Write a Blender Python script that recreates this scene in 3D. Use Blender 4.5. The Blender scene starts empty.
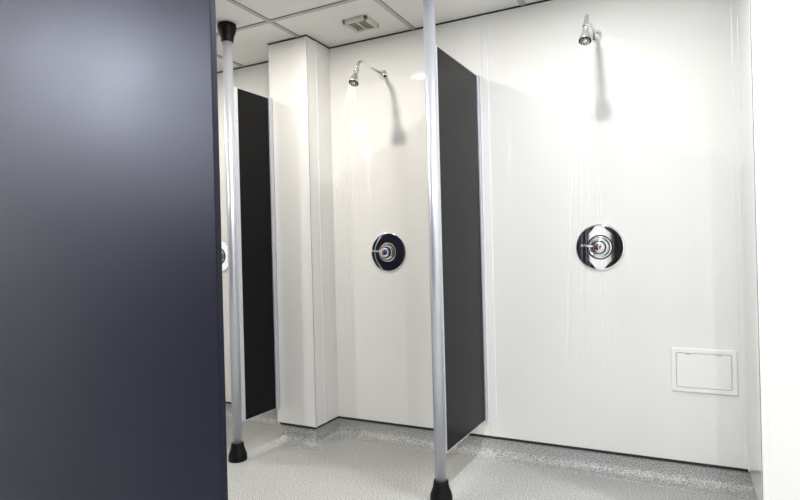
import bpy, bmesh, math, random
from mathutils import Vector, Matrix
random.seed(7)
PI = math.pi
S = bpy.context.scene
COL = S.collection

# ------------------------------------------------------------------ dimensions (metres)
H = 2.245            # ceiling height
EYE = 1.06           # camera height
X_L, X_R, Y_F = -4.65, 1.75, -5.05

# ------------------------------------------------------------------ materials
def mat(name, col, rough=0.5, metal=0.0, spec=0.5, noise=0.0, nscale=40, bump=0.0, bscale=60, rvar=0.0, coat=0.0):
    m = bpy.data.materials.new(name); m.use_nodes = True
    nt = m.node_tree; b = nt.nodes['Principled BSDF']
    b.inputs['Base Color'].default_value = (*col, 1)
    b.inputs['Roughness'].default_value = rough
    b.inputs['Metallic'].default_value = metal
    b.inputs['Specular IOR Level'].default_value = spec
    b.inputs['Coat Weight'].default_value = coat
    tc = nt.nodes.new('ShaderNodeTexCoord')
    if noise:
        n = nt.nodes.new('ShaderNodeTexNoise'); n.inputs['Scale'].default_value = nscale
        n.inputs['Detail'].default_value = 4
        r = nt.nodes.new('ShaderNodeValToRGB')
        r.color_ramp.elements[0].position = 0.3; r.color_ramp.elements[1].position = 0.7
        r.color_ramp.elements[0].color = (*[c * (1 - noise) for c in col], 1)
        r.color_ramp.elements[1].color = (*[min(1, c * (1 + noise)) for c in col], 1)
        nt.links.new(tc.outputs['Object'], n.inputs['Vector'])
        nt.links.new(n.outputs['Fac'], r.inputs['Fac'])
        nt.links.new(r.outputs['Color'], b.inputs['Base Color'])
    if bump:
        n2 = nt.nodes.new('ShaderNodeTexNoise'); n2.inputs['Scale'].default_value = bscale
        bp = nt.nodes.new('ShaderNodeBump'); bp.inputs['Strength'].default_value = bump
        bp.inputs['Distance'].default_value = 0.002
        nt.links.new(tc.outputs['Object'], n2.inputs['Vector'])
        nt.links.new(n2.outputs['Fac'], bp.inputs['Height'])
        nt.links.new(bp.outputs['Normal'], b.inputs['Normal'])
    if rvar:
        n3 = nt.nodes.new('ShaderNodeTexNoise'); n3.inputs['Scale'].default_value = 3.0
        n3.inputs['Detail'].default_value = 6
        mr = nt.nodes.new('ShaderNodeMapRange')
        mr.inputs['From Min'].default_value = 0.35; mr.inputs['From Max'].default_value = 0.65
        mr.inputs['To Min'].default_value = rough - rvar; mr.inputs['To Max'].default_value = rough + rvar
        nt.links.new(tc.outputs['Object'], n3.inputs['Vector'])
        nt.links.new(n3.outputs['Fac'], mr.inputs['Value'])
        nt.links.new(mr.outputs['Result'], b.inputs['Roughness'])
    return m

M = {}
M['wall'] = mat('wet_wall_panel', (0.80, 0.795, 0.775), 0.032, spec=0.28, noise=0.012, nscale=2.0)
M['plaster'] = mat('painted_plaster', (0.78, 0.77, 0.74), 0.5, bump=0.1, bscale=200)
M['trim'] = mat('white_pvc_trim', (0.80, 0.80, 0.80), 0.25)
M['gap'] = mat('sealant_and_gap_shade', (0.022, 0.025, 0.025), 0.6)  # sealant under the panels; also paints the shade in the ceiling joints
M['tile'] = mat('ceiling_tile', (0.84, 0.83, 0.80), 0.8, noise=0.03, nscale=120, bump=0.1, bscale=300)
M['tbar'] = mat('ceiling_grid_metal', (0.48, 0.48, 0.49), 0.4)
M['alu'] = mat('brushed_aluminium', (0.60, 0.62, 0.68), 0.33, metal=0.6)
M['edge'] = mat('anodised_channel', (0.55, 0.57, 0.62), 0.35, metal=0.3)
M['rubber_and_shade'] = mat('black_rubber_and_shade', (0.002, 0.002, 0.002), 0.5, spec=0.2)  # rubber feet; also paints the dark grooves on the valves
M['laminate'] = mat('black_laminate', (0.0030, 0.0030, 0.0036), 0.32, spec=0.13, noise=0.30, nscale=420, bump=0.12, bscale=700)
M['bluelam'] = mat('midnight_blue_laminate', (0.0026, 0.0028, 0.0085), 0.40, spec=0.29, noise=0.40, nscale=420, bump=0.10, bscale=900, rvar=0.03)
M['bluelam'].node_tree.nodes['Principled BSDF'].inputs['Specular Tint'].default_value = (0.74, 0.77, 1.0, 1)
M['chrome'] = mat('chrome', (0.86, 0.87, 0.88), 0.04, metal=1.0)
M['dchrome'] = mat('dark_nozzle_ring', (0.01, 0.01, 0.01), 0.25)
M['hatch'] = mat('white_moulded_plastic', (0.84, 0.84, 0.83), 0.35)
M['slot'] = mat('grey_seam', (0.45, 0.43, 0.40), 0.6)
M['vent'] = mat('vent_plastic', (0.66, 0.63, 0.57), 0.45)
M['ventdark'] = mat('vent_mesh_dark', (0.05, 0.045, 0.038), 0.7)
M['red'] = mat('red_marker', (0.65, 0.02, 0.02), 0.3)
M['blue'] = mat('blue_marker', (0.01, 0.12, 0.75), 0.3)
M['fixture'] = mat('white_lamp_ring', (0.8, 0.8, 0.8), 0.4)

def floor_mat():
    m = bpy.data.materials.new('speckled_safety_vinyl'); m.use_nodes = True
    nt = m.node_tree; b = nt.nodes['Principled BSDF']
    tc = nt.nodes.new('ShaderNodeTexCoord')
    n = nt.nodes.new('ShaderNodeTexNoise'); n.inputs['Scale'].default_value = 170; n.inputs['Detail'].default_value = 3
    r = nt.nodes.new('ShaderNodeValToRGB')
    e = r.color_ramp.elements
    e[0].position = 0.34; e[0].color = (0.19, 0.192, 0.187, 1)
    e[1].position = 0.66; e[1].color = (0.64, 0.644, 0.634, 1)
    v = nt.nodes.new('ShaderNodeTexVoronoi'); v.inputs['Scale'].default_value = 380
    r2 = nt.nodes.new('ShaderNodeValToRGB')
    r2.color_ramp.elements[0].position = 0.10; r2.color_ramp.elements[0].color = (0.55, 0.55, 0.55, 1)
    r2.color_ramp.elements[1].position = 0.35; r2.color_ramp.elements[1].color = (1, 1, 1, 1)
    mx = nt.nodes.new('ShaderNodeMix'); mx.data_type = 'RGBA'; mx.blend_type = 'MULTIPLY'
    mx.inputs['Factor'].default_value = 0.6
    nt.links.new(tc.outputs['Object'], n.inputs['Vector']); nt.links.new(tc.outputs['Object'], v.inputs['Vector'])
    nt.links.new(n.outputs['Fac'], r.inputs['Fac']); nt.links.new(v.outputs['Distance'], r2.inputs['Fac'])
    nt.links.new(r.outputs['Color'], mx.inputs['A']); nt.links.new(r2.outputs['Color'], mx.inputs['B'])
    nt.links.new(mx.outputs['Result'], b.inputs['Base Color'])
    b.inputs['Roughness'].default_value = 0.42
    bp = nt.nodes.new('ShaderNodeBump'); bp.inputs['Strength'].default_value = 0.05; bp.inputs['Distance'].default_value = 0.001
    nt.links.new(n.outputs['Fac'], bp.inputs['Height']); nt.links.new(bp.outputs['Normal'], b.inputs['Normal'])
    return m
M['floor'] = floor_mat()

def water_mat():
    m = bpy.data.materials.new('falling_water'); m.use_nodes = True
    nt = m.node_tree; nt.nodes.clear()
    o = nt.nodes.new('ShaderNodeOutputMaterial')
    t = nt.nodes.new('ShaderNodeBsdfTransparent')
    d = nt.nodes.new('ShaderNodeBsdfPrincipled')
    d.inputs['Base Color'].default_value = (0.93, 0.94, 0.95, 1); d.inputs['Roughness'].default_value = 0.15
    mx = nt.nodes.new('ShaderNodeMixShader'); mx.inputs['Fac'].default_value = 0.08
    nt.links.new(t.outputs[0], mx.inputs[1]); nt.links.new(d.outputs[0], mx.inputs[2])
    nt.links.new(mx.outputs[0], o.inputs['Surface'])
    return m
M['water'] = water_mat()

def glow_mat(strength, col):
    m = bpy.data.materials.new('lit_lamp_lens'); m.use_nodes = True
    b = m.node_tree.nodes['Principled BSDF']
    b.inputs['Base Color'].default_value = (0.9, 0.9, 0.9, 1)
    b.inputs['Emission Color'].default_value = (*col, 1); b.inputs['Emission Strength'].default_value = strength
    return m

# ------------------------------------------------------------------ mesh helpers
def box(bm, x0, x1, y0, y1, z0, z1, bev=0.0, mi=0, seg=2):
    r = bmesh.ops.create_cube(bm, size=1.0)
    vs = r['verts']
    bmesh.ops.scale(bm, vec=(x1 - x0, y1 - y0, z1 - z0), verts=vs)
    bmesh.ops.translate(bm, vec=((x0 + x1) / 2, (y0 + y1) / 2, (z0 + z1) / 2), verts=vs)
    fs = list({f for v in vs for f in v.link_faces})
    for f in fs: f.material_index = mi
    if bev:
        es = list({e for v in vs for e in v.link_edges})
        bmesh.ops.bevel(bm, geom=es, offset=bev, segments=seg, affect='EDGES', profile=0.5)

def lathe(bm, prof, origin, axis, n=40, mi=0, cap=True):
    """prof: list of (radius, along-axis distance)."""
    a = Vector(axis).normalized()
    u = a.orthogonal().normalized(); w = a.cross(u)
    o = Vector(origin); rings = []
    for r, t in prof:
        if r < 1e-6:
            rings.append([bm.verts.new(o + a * t)])
        else:
            rings.append([bm.verts.new(o + a * t + (u * math.cos(2 * PI * i / n) + w * math.sin(2 * PI * i / n)) * r) for i in range(n)])
    for A, B in zip(rings, rings[1:]):
        for i in range(n):
            j = (i + 1) % n
            if len(A) == 1 and len(B) == 1: continue
            if len(A) == 1: f = bm.faces.new((A[0], B[j], B[i]))
            elif len(B) == 1: f = bm.faces.new((A[i], A[j], B[0]))
            else: f = bm.faces.new((A[i], A[j], B[j], B[i]))
            f.smooth = True; f.material_index = mi
    if cap:
        for R in (rings[0], rings[-1]):
            if len(R) > 1:
                try:
                    f = bm.faces.new(R); f.material_index = mi
                except ValueError: pass

def tube(bm, pts, rad, n=16, mi=0):
    pts = [Vector(p) for p in pts]
    rads = rad if isinstance(rad, (list, tuple)) else [rad] * len(pts)
    rings = []; u = None
    for i, p in enumerate(pts):
        d = (pts[min(i + 1, len(pts) - 1)] - pts[max(i - 1, 0)]).normalized()
        if u is None: u = d.orthogonal().normalized()
        u = (u - d * u.dot(d)).normalized(); w = d.cross(u)
        rings.append([bm.verts.new(p + (u * math.cos(2 * PI * k / n) + w * math.sin(2 * PI * k / n)) * rads[i]) for k in range(n)])
    for A, B in zip(rings, rings[1:]):
        for k in range(n):
            f = bm.faces.new((A[k], A[(k + 1) % n], B[(k + 1) % n], B[k])); f.smooth = True; f.material_index = mi
    for R in (rings[0], rings[-1]):
        f = bm.faces.new(R); f.material_index = mi

def arc_pts(p0, p1, p2, r, n=8):
    """polyline p0-p1-p2 with a rounded corner at p1."""
    p0, p1, p2 = Vector(p0), Vector(p1), Vector(p2)
    a = (p0 - p1).normalized(); b = (p2 - p1).normalized()
    s = p1 + a * r; e = p1 + b * r
    out = [p0]
    for i in range(n + 1):
        t = i / n
        out.append(s * (1 - t) ** 2 + p1 * 2 * t * (1 - t) + e * t * t)
    out.append(p2)
    return out

def obj(name, bm, mats, parent=None, loc=None):
    bmesh.ops.recalc_face_normals(bm, faces=bm.faces[:])
    me = bpy.data.meshes.new(name); bm.to_mesh(me); bm.free()
    if not isinstance(mats, (list, tuple)): mats = [mats]
    for k in mats: me.materials.append(M[k] if isinstance(k, str) else k)
    o = bpy.data.objects.new(name, me); COL.objects.link(o)
    if parent: o.parent = parent
    if loc: o.location = loc
    return o

def thing(name, label, cat, loc, group=None, kind=None):
    o = bpy.data.objects.new(name, None); COL.objects.link(o)
    o.location = loc; o.empty_display_size = 0.1
    o['label'] = label; o['category'] = cat
    if group: o['group'] = group
    if kind: o['kind'] = kind
    return o

def tag(o, label, cat, group=None, kind=None):
    o['label'] = label; o['category'] = cat
    if group: o['group'] = group
    if kind: o['kind'] = kind
    return o

def struct(name, bm, mats, label=None, parent=None):
    o = obj(name, bm, mats, parent)
    if not parent: o['kind'] = 'structure'
    if label: o['label'] = label
    return o

def B(*a, **k):
    bm = bmesh.new(); box(bm, *a, **k); return bm

def copy_tree(o, parent=None):
    c = o.copy(); COL.objects.link(c)
    if parent: c.parent = parent
    for ch in list(o.children): copy_tree(ch, c)
    return c

# ------------------------------------------------------------------ room shell
PZ = 0.104           # lower edge of the wall panels, above the coved vinyl
T = 0.14
struct('floor', B(X_L - T, X_R + T, Y_F - T, 0.14, -0.12, 0.0), 'floor')

CX = [-1.86 + 0.595 * k for k in range(-4, 7)]
CY = [-0.465 - 0.595 * k for k in range(0, 8)]
struct('ceiling', B(X_L - T, X_R + T, Y_F - T, 0.14, H + 0.003, H + 0.10), 'tile')
bm = bmesh.new()
for x in CX: box(bm, x - 0.012, x + 0.012, Y_F, 0.0, H - 0.001, H + 0.004)
for y in CY: box(bm, X_L, X_R, y - 0.012, y + 0.012, H - 0.0014, H + 0.004)
for x in CX:                       # thin dark strips painted as the shadow lines where the tiles drop into the grid
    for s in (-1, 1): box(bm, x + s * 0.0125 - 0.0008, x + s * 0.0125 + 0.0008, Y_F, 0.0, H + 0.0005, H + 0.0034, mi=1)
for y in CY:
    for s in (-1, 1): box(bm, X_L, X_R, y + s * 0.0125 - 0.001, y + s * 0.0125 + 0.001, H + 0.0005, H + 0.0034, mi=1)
struct('trim_1', bm, ['tbar', 'gap'])

# back wall: a slab of glossy panels, the boxed column, and the nib wall at the right
ZT = H - 0.006
struct('wall_back', B(X_L, X_R, 0.0, 0.14, PZ, ZT), 'wall')
COLX0, COLX1, COLY = -2.070, -1.806, -0.226
struct('wall_column', B(COLX0, COLX1, COLY, 0.001, PZ, ZT, bev=0.002), 'wall')
NX0, NX1, NY = 0.228, 0.345, -0.49
struct('wall_right', B(NX0, NX1, NY, 0.001, PZ, ZT, bev=0.003), 'wall')
struct('wall_left', B(X_L - T, X_L, Y_F, 0.14, 0.0, H + 0.003), 'wall')
struct('wall_far_right', B(X_R, X_R + T, Y_F, 0.14, 0.0, H + 0.003), 'wall')
struct('wall_front', B(X_L - T, X_R + T, Y_F - T, Y_F, 0.0, H + 0.003), 'wall')

# vinyl floor covering coved up the wall behind the panels
PATH = [(X_L, 0), (COLX0, 0), (COLX0, COLY), (COLX1, COLY), (COLX1, 0), (NX0, 0), (NX0, NY), (NX1, NY), (NX1, 0), (X_R, 0)]
def offset(d):
    out = []
    ns = []
    for a, b in zip(PATH, PATH[1:]):
        dx, dy = b[0] - a[0], b[1] - a[1]; L = math.hypot(dx, dy); ns.append((dy / L, -dx / L))
    for i, p in enumerate(PATH):
        n1 = ns[max(i - 1, 0)]; n2 = ns[min(i, len(ns) - 1)]
        k = 1 + n1[0] * n2[0] + n1[1] * n2[1]
        out.append((p[0] + d * (n1[0] + n2[0]) / k, p[1] + d * (n1[1] + n2[1]) / k))
    return out
def sweep(prof, mats, name, mi=0):
    bm = bmesh.new(); rows = []
    for d, z in prof: rows.append([bm.verts.new((x, y, z)) for x, y in offset(d)])
    for A, Bq in zip(rows, rows[1:]):
        for i in range(len(A) - 1):
            bm.faces.new((A[i], A[i + 1], Bq[i + 1], Bq[i]))
    return bm
R0 = 0.040
prof = [(-0.036, 0.095), (-0.018, 0.095), (-0.018, R0 + 0.002)]
for k in range(1, 9):
    a = PI / 2 * k / 8
    prof.append((-0.018 + R0 * (1 - math.cos(a)), 0.002 + R0 * (1 - math.sin(a))))
prof += [(0.055, 0.0015), (0.056, 0.0)]
struct('baseboard_back', sweep(prof, None, ''), 'floor')
struct('trim_2', sweep([(-0.036, 0.088), (-0.010, 0.088), (-0.010, 0.1045), (-0.036, 0.1045)], None, ''), 'gap')
struct('trim_3', sweep([(-0.004, H - 0.0055), (0.0012, H - 0.0055), (0.0012, H + 0.003), (-0.004, H + 0.003)], None, ''), 'gap')  # dark strip painted in for the shadow gap under the ceiling

# joint covers and corner strips on the panels
struct('trim_4', B(-0.886, -0.856, -0.004, 0.001, PZ, ZT, bev=0.0018), 'trim')
struct('trim_5', B(NX0 - 0.022, NX0 + 0.002, -0.004, 0.001, PZ, ZT, bev=0.0018), 'trim')
struct('trim_6', B(COLX1 - 0.001, COLX1 + 0.0025, -0.142, -0.116, PZ, ZT, bev=0.001), 'trim')
struct('trim_7', B(NX0 - 0.0025, NX0 + 0.001, -0.030, 0.0, PZ, ZT, bev=0.001), 'trim')
bm = bmesh.new()
box(bm, COLX1 - 0.020, COLX1 + 0.002, COLY - 0.002, COLY + 0.001, PZ, ZT, bev=0.0009)
box(bm, COLX1 - 0.001, COLX1 + 0.002, COLY - 0.002, COLY + 0.020, PZ, ZT, bev=0.0009)
struct('trim_8', bm, 'trim')
bm = bmesh.new()
box(bm, NX0 - 0.002, NX0 + 0.020, NY - 0.002, NY + 0.001, PZ, ZT, bev=0.0009)
box(bm, NX0 - 0.002, NX0 + 0.001, NY - 0.002, NY + 0.020, PZ, ZT, bev=0.0009)
struct('trim_9', bm, 'trim')

# dark cubicle doors on the wall behind the camera, seen only as reflections; last one added as a person's dark reflection in the right valve
for k, x in enumerate((-4.55, -3.50, -2.45, -0.80)):
    dr = struct('door_%d' % (k + 1), B(x, x + 1.02, Y_F, Y_F + 0.03, 0.10, 2.10, bev=0.003), 'laminate')
    bm = bmesh.new()
    lathe(bm, [(0.026, 0.0), (0.026, 0.008), (0.010, 0.009), (0.010, 0.045), (0.0, 0.045)], (x + 0.92, Y_F + 0.03, 1.0), (0, 1, 0))
    tube(bm, [(x + 0.92, Y_F + 0.072, 1.0), (x + 0.80, Y_F + 0.072, 1.0)], 0.009)
    obj('door_handle', bm, 'alu', dr)

# ------------------------------------------------------------------ floor-to-ceiling pole partitions
def foot_bm(px, py, top):
    bm = bmesh.new()
    prof = [(0.0, 0.0), (0.0445, 0.0), (0.047, 0.004), (0.047, 0.020), (0.0455, 0.032), (0.041, 0.046),
            (0.0355, 0.060), (0.0325, 0.075), (0.0312, 0.086), (0.0300, 0.090), (0.0248, 0.091)]
    if top: lathe(bm, prof, (px, py, H - 0.0012), (0, 0, -1), cap=False)
    else: lathe(bm, prof, (px, py, 0.0), (0, 0, 1), cap=False)
    return bm

def partition(px, py, wally, ya, yb, fx, label):
    t = thing('shower_partition', label, 'partition', (px, py, 0.0))
    yp = 0.0; yw = wally - py            # local: pole at the origin, wall at yw
    bm = bmesh.new(); tube(bm, [(0, 0, 0.09), (0, 0, H - 0.09)], 0.025, n=36)
    p = obj('pole', bm, 'alu', t)
    for top in (False, True):
        bm = foot_bm(0, 0, False) if not top else foot_bm(0, 0, True)
        obj('rubber_foot', bm, 'rubber_and_shade', p)
    z0, z1 = 0.190, 1.930; # panel plane on the pole axis
    obj('panel', B(fx - 0.0065, fx + 0.0065, ya + 0.003, yw - 0.008, z0, z1, bev=0.001), 'laminate', t)
    bm = bmesh.new()                      # U channel on the pole
    box(bm, fx - 0.0085, fx - 0.0066, ya, yb, z0 - 0.002, z1 + 0.002, bev=0.0008)
    box(bm, fx + 0.0066, fx + 0.0085, ya, yb, z0 - 0.002, z1 + 0.002, bev=0.0008)
    box(bm, fx - 0.0085, fx + 0.0085, ya, ya + 0.0025, z0 - 0.002, z1 + 0.002, bev=0.0008)
    obj('pole_channel', bm, 'edge', t)
    bm = bmesh.new()                      # U channel on the wall
    box(bm, fx - 0.014, fx - 0.0068, yw - 0.032, yw, z0 - 0.006, z1 + 0.006, bev=0.001)
    box(bm, fx + 0.0068, fx + 0.014, yw - 0.032, yw, z0 - 0.006, z1 + 0.006, bev=0.001)
    box(bm, fx - 0.014, fx + 0.014, yw - 0.006, yw, z0 - 0.006, z1 + 0.006, bev=0.001)
    obj('wall_channel', bm, 'alu', t)
    obj('top_edging', B(fx - 0.0085, fx + 0.0085, yb, yw - 0.034, z1 - 0.001, z1 + 0.0025, bev=0.001), 'edge', t)
    obj('bottom_edging', B(fx - 0.0085, fx + 0.0085, yb, yw - 0.034, z0 - 0.0025, z0 + 0.001, bev=0.001), 'edge', t)
    for zc in (0.36, 1.06, 1.76):         # screws fixing the panel to the pole
        bm = bmesh.new(); lathe(bm, [(0.0, 0.0), (0.0045, 0.0), (0.0035, 0.002), (0.0, 0.0024)], (fx + 0.0084, 0.042, zc), (1, 0, 0), n=12, cap=False)
        obj('screw', bm, 'alu', t)
    return t
pt = partition(-0.927, -0.574, 0.0, 0.023, 0.055, 0.0, 'black shower partition between the two showers, with its pole in front of it')
pt.rotation_euler.z = -0.022       # fitted a touch off square
pt = partition(-2.070, -0.548, COLY, 0.023, 0.055, 0.0, 'narrow black shower partition with its pole fixed to the white column')
pt.rotation_euler.z = -0.03

# ------------------------------------------------------------------ near dark blue screen at the left
SX1, SY = -0.684, -2.06
t = thing('privacy_screen', 'large midnight blue laminate screen close to the camera, filling the left', 'screen', (SX1 - 1.5, SY, 0.0))
obj('panel', B(-1.50, 1.50, 0.0, 0.013, 0.10, 2.215, bev=0.001), 'bluelam', t)
for x in (-1.30, 0.15, 1.30):
    bm = bmesh.new()
    lathe(bm, [(0.0, 0.0), (0.030, 0.0), (0.030, 0.008), (0.011, 0.014), (0.011, 0.10), (0.0, 0.10)], (x, 0.011, 0.0), (0, 0, 1), n=24, cap=False)
    obj('foot', bm, 'alu', t)

bm = bmesh.new(); tube(bm, [(-0.53, 0.040, 0.09), (-0.53, 0.040, H - 0.09)], 0.025, n=36)
p = obj('pole', bm, 'alu', t)
for top in (False, True): obj('rubber_foot', foot_bm(-0.53, 0.040, top), 'rubber_and_shade', p)

# ------------------------------------------------------------------ shower heads
def shower_head(x, label, dx=0.0, up=0.0):
    t = thing('overhead_shower', label, 'shower', (x, 0.0, 2.030), 'overhead showers on the back wall')
    bm = bmesh.new()
    lathe(bm, [(0.0, 0.0), (0.027, 0.0), (0.027, 0.006), (0.024, 0.014), (0.015, 0.019), (0.0135, 0.026), (0.0, 0.026)], (0, 0, 0), (0, -1, 0))
    obj('wall_flange', bm, 'chrome', t)
    E1 = Vector((dx, -0.265, 0.004)); N1 = Vector((dx, -0.292, -0.052))
    bm = bmesh.new(); tube(bm, arc_pts((0, -0.02, 0), E1, N1, 0.040, 10), 0.0098, n=20)
    obj('arm', bm, 'chrome', t)
    ax = Vector((dx * 0.3, -0.030, -0.068)).normalized()
    bm = bmesh.new()
    lathe(bm, [(0.0, -0.008), (0.0125, -0.008), (0.0145, -0.005), (0.0145, 0.006), (0.0125, 0.009), (0.0098, 0.010), (0.0098, 0.0125), (0.0135, 0.0135), (0.0135, 0.020),
               (0.0108, 0.022), (0.0108, 0.025), (0.0145, 0.036), (0.020, 0.052), (0.0245, 0.066), (0.0262, 0.074), (0.0262, 0.080), (0.0255, 0.082)], N1, ax, cap=False)
    h = obj('head', bm, 'chrome', t)
    bm = bmesh.new()
    lathe(bm, [(0.0256, 0.080), (0.0256, 0.0835), (0.0225, 0.0835), (0.0215, 0.078), (0.0, 0.078)], N1, ax, cap=False)
    obj('nozzle_ring', bm, 'dchrome', h)
    bm = bmesh.new()
    lathe(bm, [(0.0085, 0.077), (0.0085, 0.082), (0.006, 0.084), (0.0, 0.0845)], N1, ax, n=20, cap=False)
    side = ax.orthogonal().normalized(); w = ax.cross(side)
    for k in range(8):
        a = 2 * PI * k / 8
        lathe(bm, [(0.0022, 0.077), (0.0022, 0.082), (0.0, 0.0825)], N1 + (side * math.cos(a) + w * math.sin(a)) * 0.0155, ax, n=8, cap=False)
    obj('nozzle', bm, 'chrome', h)
    return t, Vector((x, 0, 2.030)) + N1 + ax * 0.083, ax
hL, oL, aL = shower_head(-1.453, 'chrome shower head in the left shower, on a bent arm beside the white column', 0.0)
hR, oR, aR = shower_head(-0.334, 'chrome shower head in the right shower, seen almost end on above the access hatch wall', -0.003)

# water: many thin falling streams per head (nobody could count them)
def spray(o0, ax, label, seed):
    rnd = random.Random(seed); bm = bmesh.new()
    side = ax.orthogonal().normalized(); w = ax.cross(side)
    for k in range(18):
        ring = 0.0155 if k % 3 else 0.008
        a = 2 * PI * k / 18 + rnd.uniform(-0.08, 0.08)
        rd = side * math.cos(a) + w * math.sin(a)
        p = o0 + rd * ring
        v = (ax + rd * rnd.uniform(0.02, 0.20)) * rnd.uniform(0.90, 1.15)
        tmax = 0.62; pts = []; rr = []
        n = 28
        for i in range(n + 1):
            tt = tmax * i / n
            q = p + v * tt + Vector((0, 0, -4.905 * tt * tt))
            if q.z < 0.004: break
            pts.append(q); rr.append(0.0002 + 0.0012 * max(0.0, 1 - 1.35 * i / n) ** 0.8)
        tube(bm, pts, rr, n=6)
    return tag(obj('water_spray', bm, 'water'), label, 'water', kind='stuff')
spray(oL, aL, 'thin streams of water falling from the left shower head', 3)
spray(oR, aR, 'thin streams of water falling from the right shower head', 5)

# ------------------------------------------------------------------ shower valves
def valve():
    t = thing('shower_valve', '', 'shower valve', (0, 0, 0), 'round chrome shower valves on the back wall')
    bm = bmesh.new()
    lathe(bm, [(0.1085, 0.0), (0.1085, 0.004), (0.1075, 0.0060), (0.105, 0.0074), (0.10, 0.0079), (0.08, 0.0080), (0.055, 0.0081), (0.0, 0.0082)], (0, 0, 0), (0, -1, 0), n=72, cap=False)
    obj('cover_plate', bm, 'chrome', t)
    bm = bmesh.new()
    lathe(bm, [(0.053, 0.008), (0.053, 0.013), (0.050, 0.016), (0.044, 0.017), (0.041, 0.014), (0.0385, 0.014), (0.0385, 0.024), (0.036, 0.0295), (0.030, 0.031), (0.0, 0.031)], (0, 0, 0), (0, -1, 0), n=56, cap=False)
    obj('knob_mount', bm, 'chrome', t)
    bm = bmesh.new()
    lathe(bm, [(0.0245, 0.030), (0.0245, 0.034), (0.026, 0.036), (0.026, 0.046), (0.0235, 0.0505), (0.014, 0.0535), (0.0, 0.0545)], (0, 0, 0), (0, -1, 0), n=48, cap=False)
    k = obj('control_knob', bm, 'chrome', t)
    bm = bmesh.new()
    lathe(bm, [(0.0525, 0.006), (0.0575, 0.006), (0.0575, 0.0112), (0.0525, 0.0112)], (0, 0, 0), (0, -1, 0), n=56, cap=False)
    lathe(bm, [(0.0250, 0.028), (0.0315, 0.028), (0.0315, 0.0325), (0.0250, 0.0325)], (0, 0, 0), (0, -1, 0), n=48, cap=False)
    obj('groove_shade', bm, 'rubber_and_shade', t)  # dark rings painted in for groove shade and reflections around mount and knob
    bm = bmesh.new()
    tube(bm, [(-0.020, -0.041, 0.004), (-0.045, -0.044, 0.007), (-0.074, -0.046, 0.010)], [0.0050, 0.0038, 0.0030], n=14)
    lathe(bm, [(0.0, -0.004), (0.0045, -0.003), (0.0055, 0.0), (0.0045, 0.003), (0.0, 0.004)], (-0.075, -0.0461, 0.0102), (-1, 0, 0.1), n=14, cap=False)
    obj('lever', bm, 'chrome', t)
    for s, c, nm in ((-1, 'red', 'hot_marker'), (1, 'blue', 'cold_marker')):
        bm = bmesh.new()
        lathe(bm, [(0.0, 0.0), (0.0056, 0.0), (0.0050, 0.0018), (0.0, 0.0022)], (s * 0.0075, -0.0533, 0.004), (0, -1, 0), n=16, cap=False)
        o = obj(nm, bm, c, k); o['label'] = ('red hot' if s < 0 else 'blue cold') + ' marker dot'
    return t
v0 = valve()
v0.location = (-0.340, 0.0, 1.049); v0['label'] = 'round chrome shower valve on the right shower wall, reflecting pale and dark stripes'
v1 = copy_tree(v0); v1.location = (-1.451, 0.0, 1.049); v1['label'] = 'round chrome shower valve below the left shower head, reflecting almost all black'
v2 = copy_tree(v0); v2.location = (-2.700, 0.0, 1.049); v2['label'] = 'round chrome shower valve glimpsed between the blue screen and the left pole'

# ------------------------------------------------------------------ access hatch
hx0, hx1, hz0, hz1 = -0.055, 0.197, 0.409, 0.600
hw, hh = (hx1 - hx0) / 2, (hz1 - hz0) / 2
t = thing('access_hatch', 'white plastic access hatch low on the right shower wall near the corner', 'access panel', ((hx0 + hx1) / 2, 0.0, (hz0 + hz1) / 2))
def rrect(w, h, r, n=5):
    out = []
    for cx, cy, a0 in ((w - r, h - r, 0), (-w + r, h - r, PI / 2), (-w + r, -h + r, PI), (w - r, -h + r, 1.5 * PI)):
        for i in range(n + 1):
            a = a0 + PI / 2 * i / n
            out.append((cx + r * math.cos(a), cy + r * math.sin(a)))
    return out
def loft(bm, loops, close_last=False):
    rows = [[bm.verts.new((x, y, z)) for x, z in L] for L, y in loops]
    for A, Bq in zip(rows, rows[1:]):
        for i in range(len(A)):
            j = (i + 1) % len(A); bm.faces.new((A[i], A[j], Bq[j], Bq[i]))
    if close_last: bm.faces.new(rows[-1])
bm = bmesh.new()
iw, ih = hw - 0.021, hh - 0.021
loft(bm, [(rrect(hw, hh, 0.008), 0.001), (rrect(hw, hh, 0.008), -0.005), (rrect(hw - 0.003, hh - 0.003, 0.007), -0.008),
          (rrect(iw + 0.002, ih + 0.002, 0.009), -0.008), (rrect(iw + 0.0008, ih + 0.0008, 0.008), -0.0045)])
obj('frame', bm, 'hatch', t)
bm = bmesh.new()
loft(bm, [(rrect(iw - 0.0006, ih - 0.0006, 0.008), 0.0), (rrect(iw - 0.0006, ih - 0.0006, 0.008), -0.0062), (rrect(iw - 0.002, ih - 0.002, 0.007), -0.0078)], True)
d = obj('door', bm, 'hatch', t)
for x in (-0.058, 0.060):
    obj('latch_slot', B(x - 0.010, x + 0.010, -0.0086, -0.006, ih - 0.006, ih - 0.002, bev=0.0008), 'slot', d)

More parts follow.
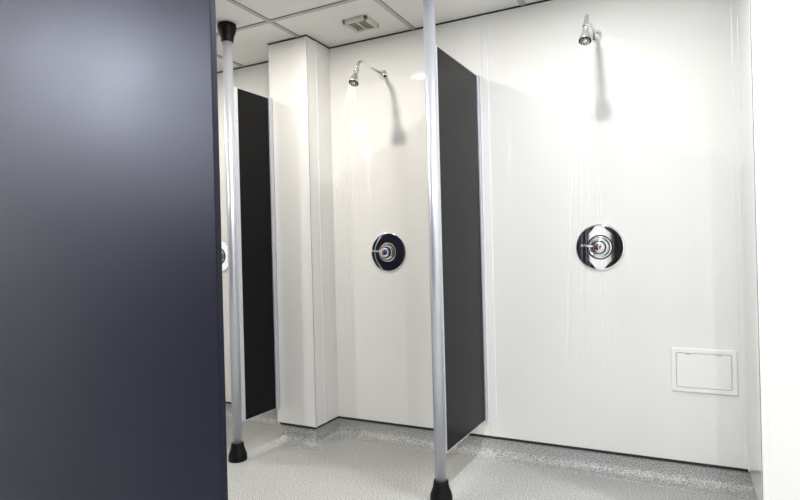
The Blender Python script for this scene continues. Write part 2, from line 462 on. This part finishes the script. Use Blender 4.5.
# ------------------------------------------------------------------ ceiling vent
vx, vy = -1.465, -0.216; vh = 0.070
t = thing('ceiling_vent', 'small square extractor vent on the ceiling of the left shower', 'vent', (vx, vy, H + 0.003))
bm = bmesh.new()
for (x0, x1, y0, y1) in ((-vh, vh, -vh, -vh + 0.018), (-vh, vh, vh - 0.018, vh), (-vh, -vh + 0.018, -vh, vh), (vh - 0.018, vh, -vh, vh)):
    box(bm, x0, x1, y0, y1, -0.020, 0.0, bev=0.003)
obj('frame', bm, 'vent', t)
bm = bmesh.new()
box(bm, -vh + 0.016, vh - 0.016, -vh + 0.016, vh - 0.016, -0.006, -0.001)
obj('grille_back', bm, 'ventdark', t)
bm = bmesh.new()
for i in range(6):
    y = -0.045 + 0.018 * i
    box(bm, -vh + 0.017, vh - 0.017, y - 0.0009, y + 0.0009, -0.0155, -0.010)
obj('grille', bm, 'vent', t)['kind'] = 'stuff'
obj('divider', B(-0.004, 0.004, -vh + 0.017, vh - 0.017, -0.018, -0.006, bev=0.001), 'vent', t)
for sx in (-1, 1):
    for sy in (-1, 1):
        bm = bmesh.new(); lathe(bm, [(0.0, 0.0), (0.0045, 0.0), (0.0035, 0.002), (0.0, 0.0023)], (sx * 0.047, sy * 0.047, -0.0155), (0, 0, -1), n=12, cap=False)
        obj('screw', bm, 'ventdark', t)

# ------------------------------------------------------------------ recessed ceiling lamps and their light
WARM, NEUT, COOL = (1.0, 0.94, 0.845), (0.98, 0.988, 1.0), (0.93, 0.96, 1.0)
LAMPS = [(-2.755, -0.7625, 6, WARM, 'above the far cubicle beyond the left pole'), (-1.565, -0.7625, 7, WARM, 'in front of the left shower'),
         (-0.370, -0.7625, 6.5, NEUT, 'in front of the right shower'), (0.815, -0.7625, 12, NEUT, 'beyond the white nib wall at the right'),
         (-2.755, -1.9525, 10, WARM, 'above the corridor behind the blue screen'), (-0.370, -1.9525, 12, NEUT, 'above the corridor beside the blue screen edge'),
         (-0.370, -3.1425, 14, NEUT, 'just behind the camera'), (0.815, -3.1425, 14, NEUT, 'behind the camera near the right wall')]
def lamp():
    t = thing('ceiling_light', '', 'ceiling light', (0, 0, 0), 'recessed ceiling lamps')
    bm = bmesh.new()
    lathe(bm, [(0.070, 0.0), (0.092, 0.0), (0.092, 0.003), (0.088, 0.006), (0.078, 0.007), (0.072, 0.004), (0.070, 0.0)], (0, 0, H + 0.003), (0, 0, -1), n=48, cap=False)
    obj('trim_ring', bm, 'fixture', t)
    bm = bmesh.new(); lathe(bm, [(0.0, 0.0), (0.071, 0.0), (0.071, 0.002), (0.0, 0.002)], (0, 0, H + 0.003), (0, 0, -1), n=48, cap=False)
    obj('lens', bm, glow_mat(6.0, (1, 0.98, 0.94)), t)
    return t
first = None
for x, y, watts, colour, where in LAMPS:
    if first is None: o = first = lamp()
    else: o = copy_tree(first)
    o.location = (x, y, 0)
    o['label'] = 'recessed round ceiling lamp ' + where
    ld = bpy.data.lights.new('lamp_glow', 'AREA'); ld.shape = 'DISK'; ld.size = 0.07
    ld.energy = watts; ld.color = colour
    lo = bpy.data.objects.new('lamp_glow', ld); COL.objects.link(lo)
    lo.location = (x, y, H - 0.0025)

# unseen globe lamp added behind the camera to put the sheen on the blue screen
t = thing('added_globe_light', 'unseen globe lamp far left behind the camera, added for the sheen on the blue screen', 'ceiling light', (-3.15, -4.06, 0))
bm = bmesh.new(); lathe(bm, [(0.0, 0.0), (0.06, 0.0), (0.06, 0.02), (0.045, 0.035), (0.0, 0.035)], (0, 0, H + 0.003), (0, 0, -1), cap=False)
obj('ceiling_mount', bm, 'fixture', t)
bm = bmesh.new(); GR = 0.09
lathe(bm, [(GR * math.sin(PI * k / 16), -GR * math.cos(PI * k / 16)) for k in range(17)], (0, 0, H - 0.115), (0, 0, -1), n=32, cap=False)
obj('sheen_globe', bm, glow_mat(420.0, COOL), t)

# ------------------------------------------------------------------ world, camera, view
w = bpy.data.worlds.new('World'); S.world = w; w.use_nodes = True
w.node_tree.nodes['Background'].inputs['Color'].default_value = (0.9, 0.95, 1.0, 1)
w.node_tree.nodes['Background'].inputs['Strength'].default_value = 0.05

f = 562.0; th = math.atan2(282, 562); a = math.atan(0.0255)
Rv = Vector((math.cos(th), math.sin(th), 0)); Fv = Vector((-math.sin(th), math.cos(th), 0)); Uv = Vector((0, 0, 1))
r2 = Rv * math.cos(a) - Uv * math.sin(a); u2 = Rv * math.sin(a) + Uv * math.cos(a)
cd = bpy.data.cameras.new('camera'); cam = bpy.data.objects.new('camera', cd); COL.objects.link(cam)
cd.sensor_fit = 'HORIZONTAL'; cd.sensor_width = 36.0; cd.lens = 36.0 * f / 800.0; cd.clip_start = 0.02
mx = Matrix(((r2.x, u2.x, -Fv.x, 0), (r2.y, u2.y, -Fv.y, -2.75), (r2.z, u2.z, -Fv.z, EYE), (0, 0, 0, 1)))
cam.matrix_world = mx
S.camera = cam
vs = S.view_settings
vs.view_transform = 'Standard'; vs.look = 'None'; vs.gamma = 1.0; vs.use_curve_mapping = False
vs.exposure = 0.85
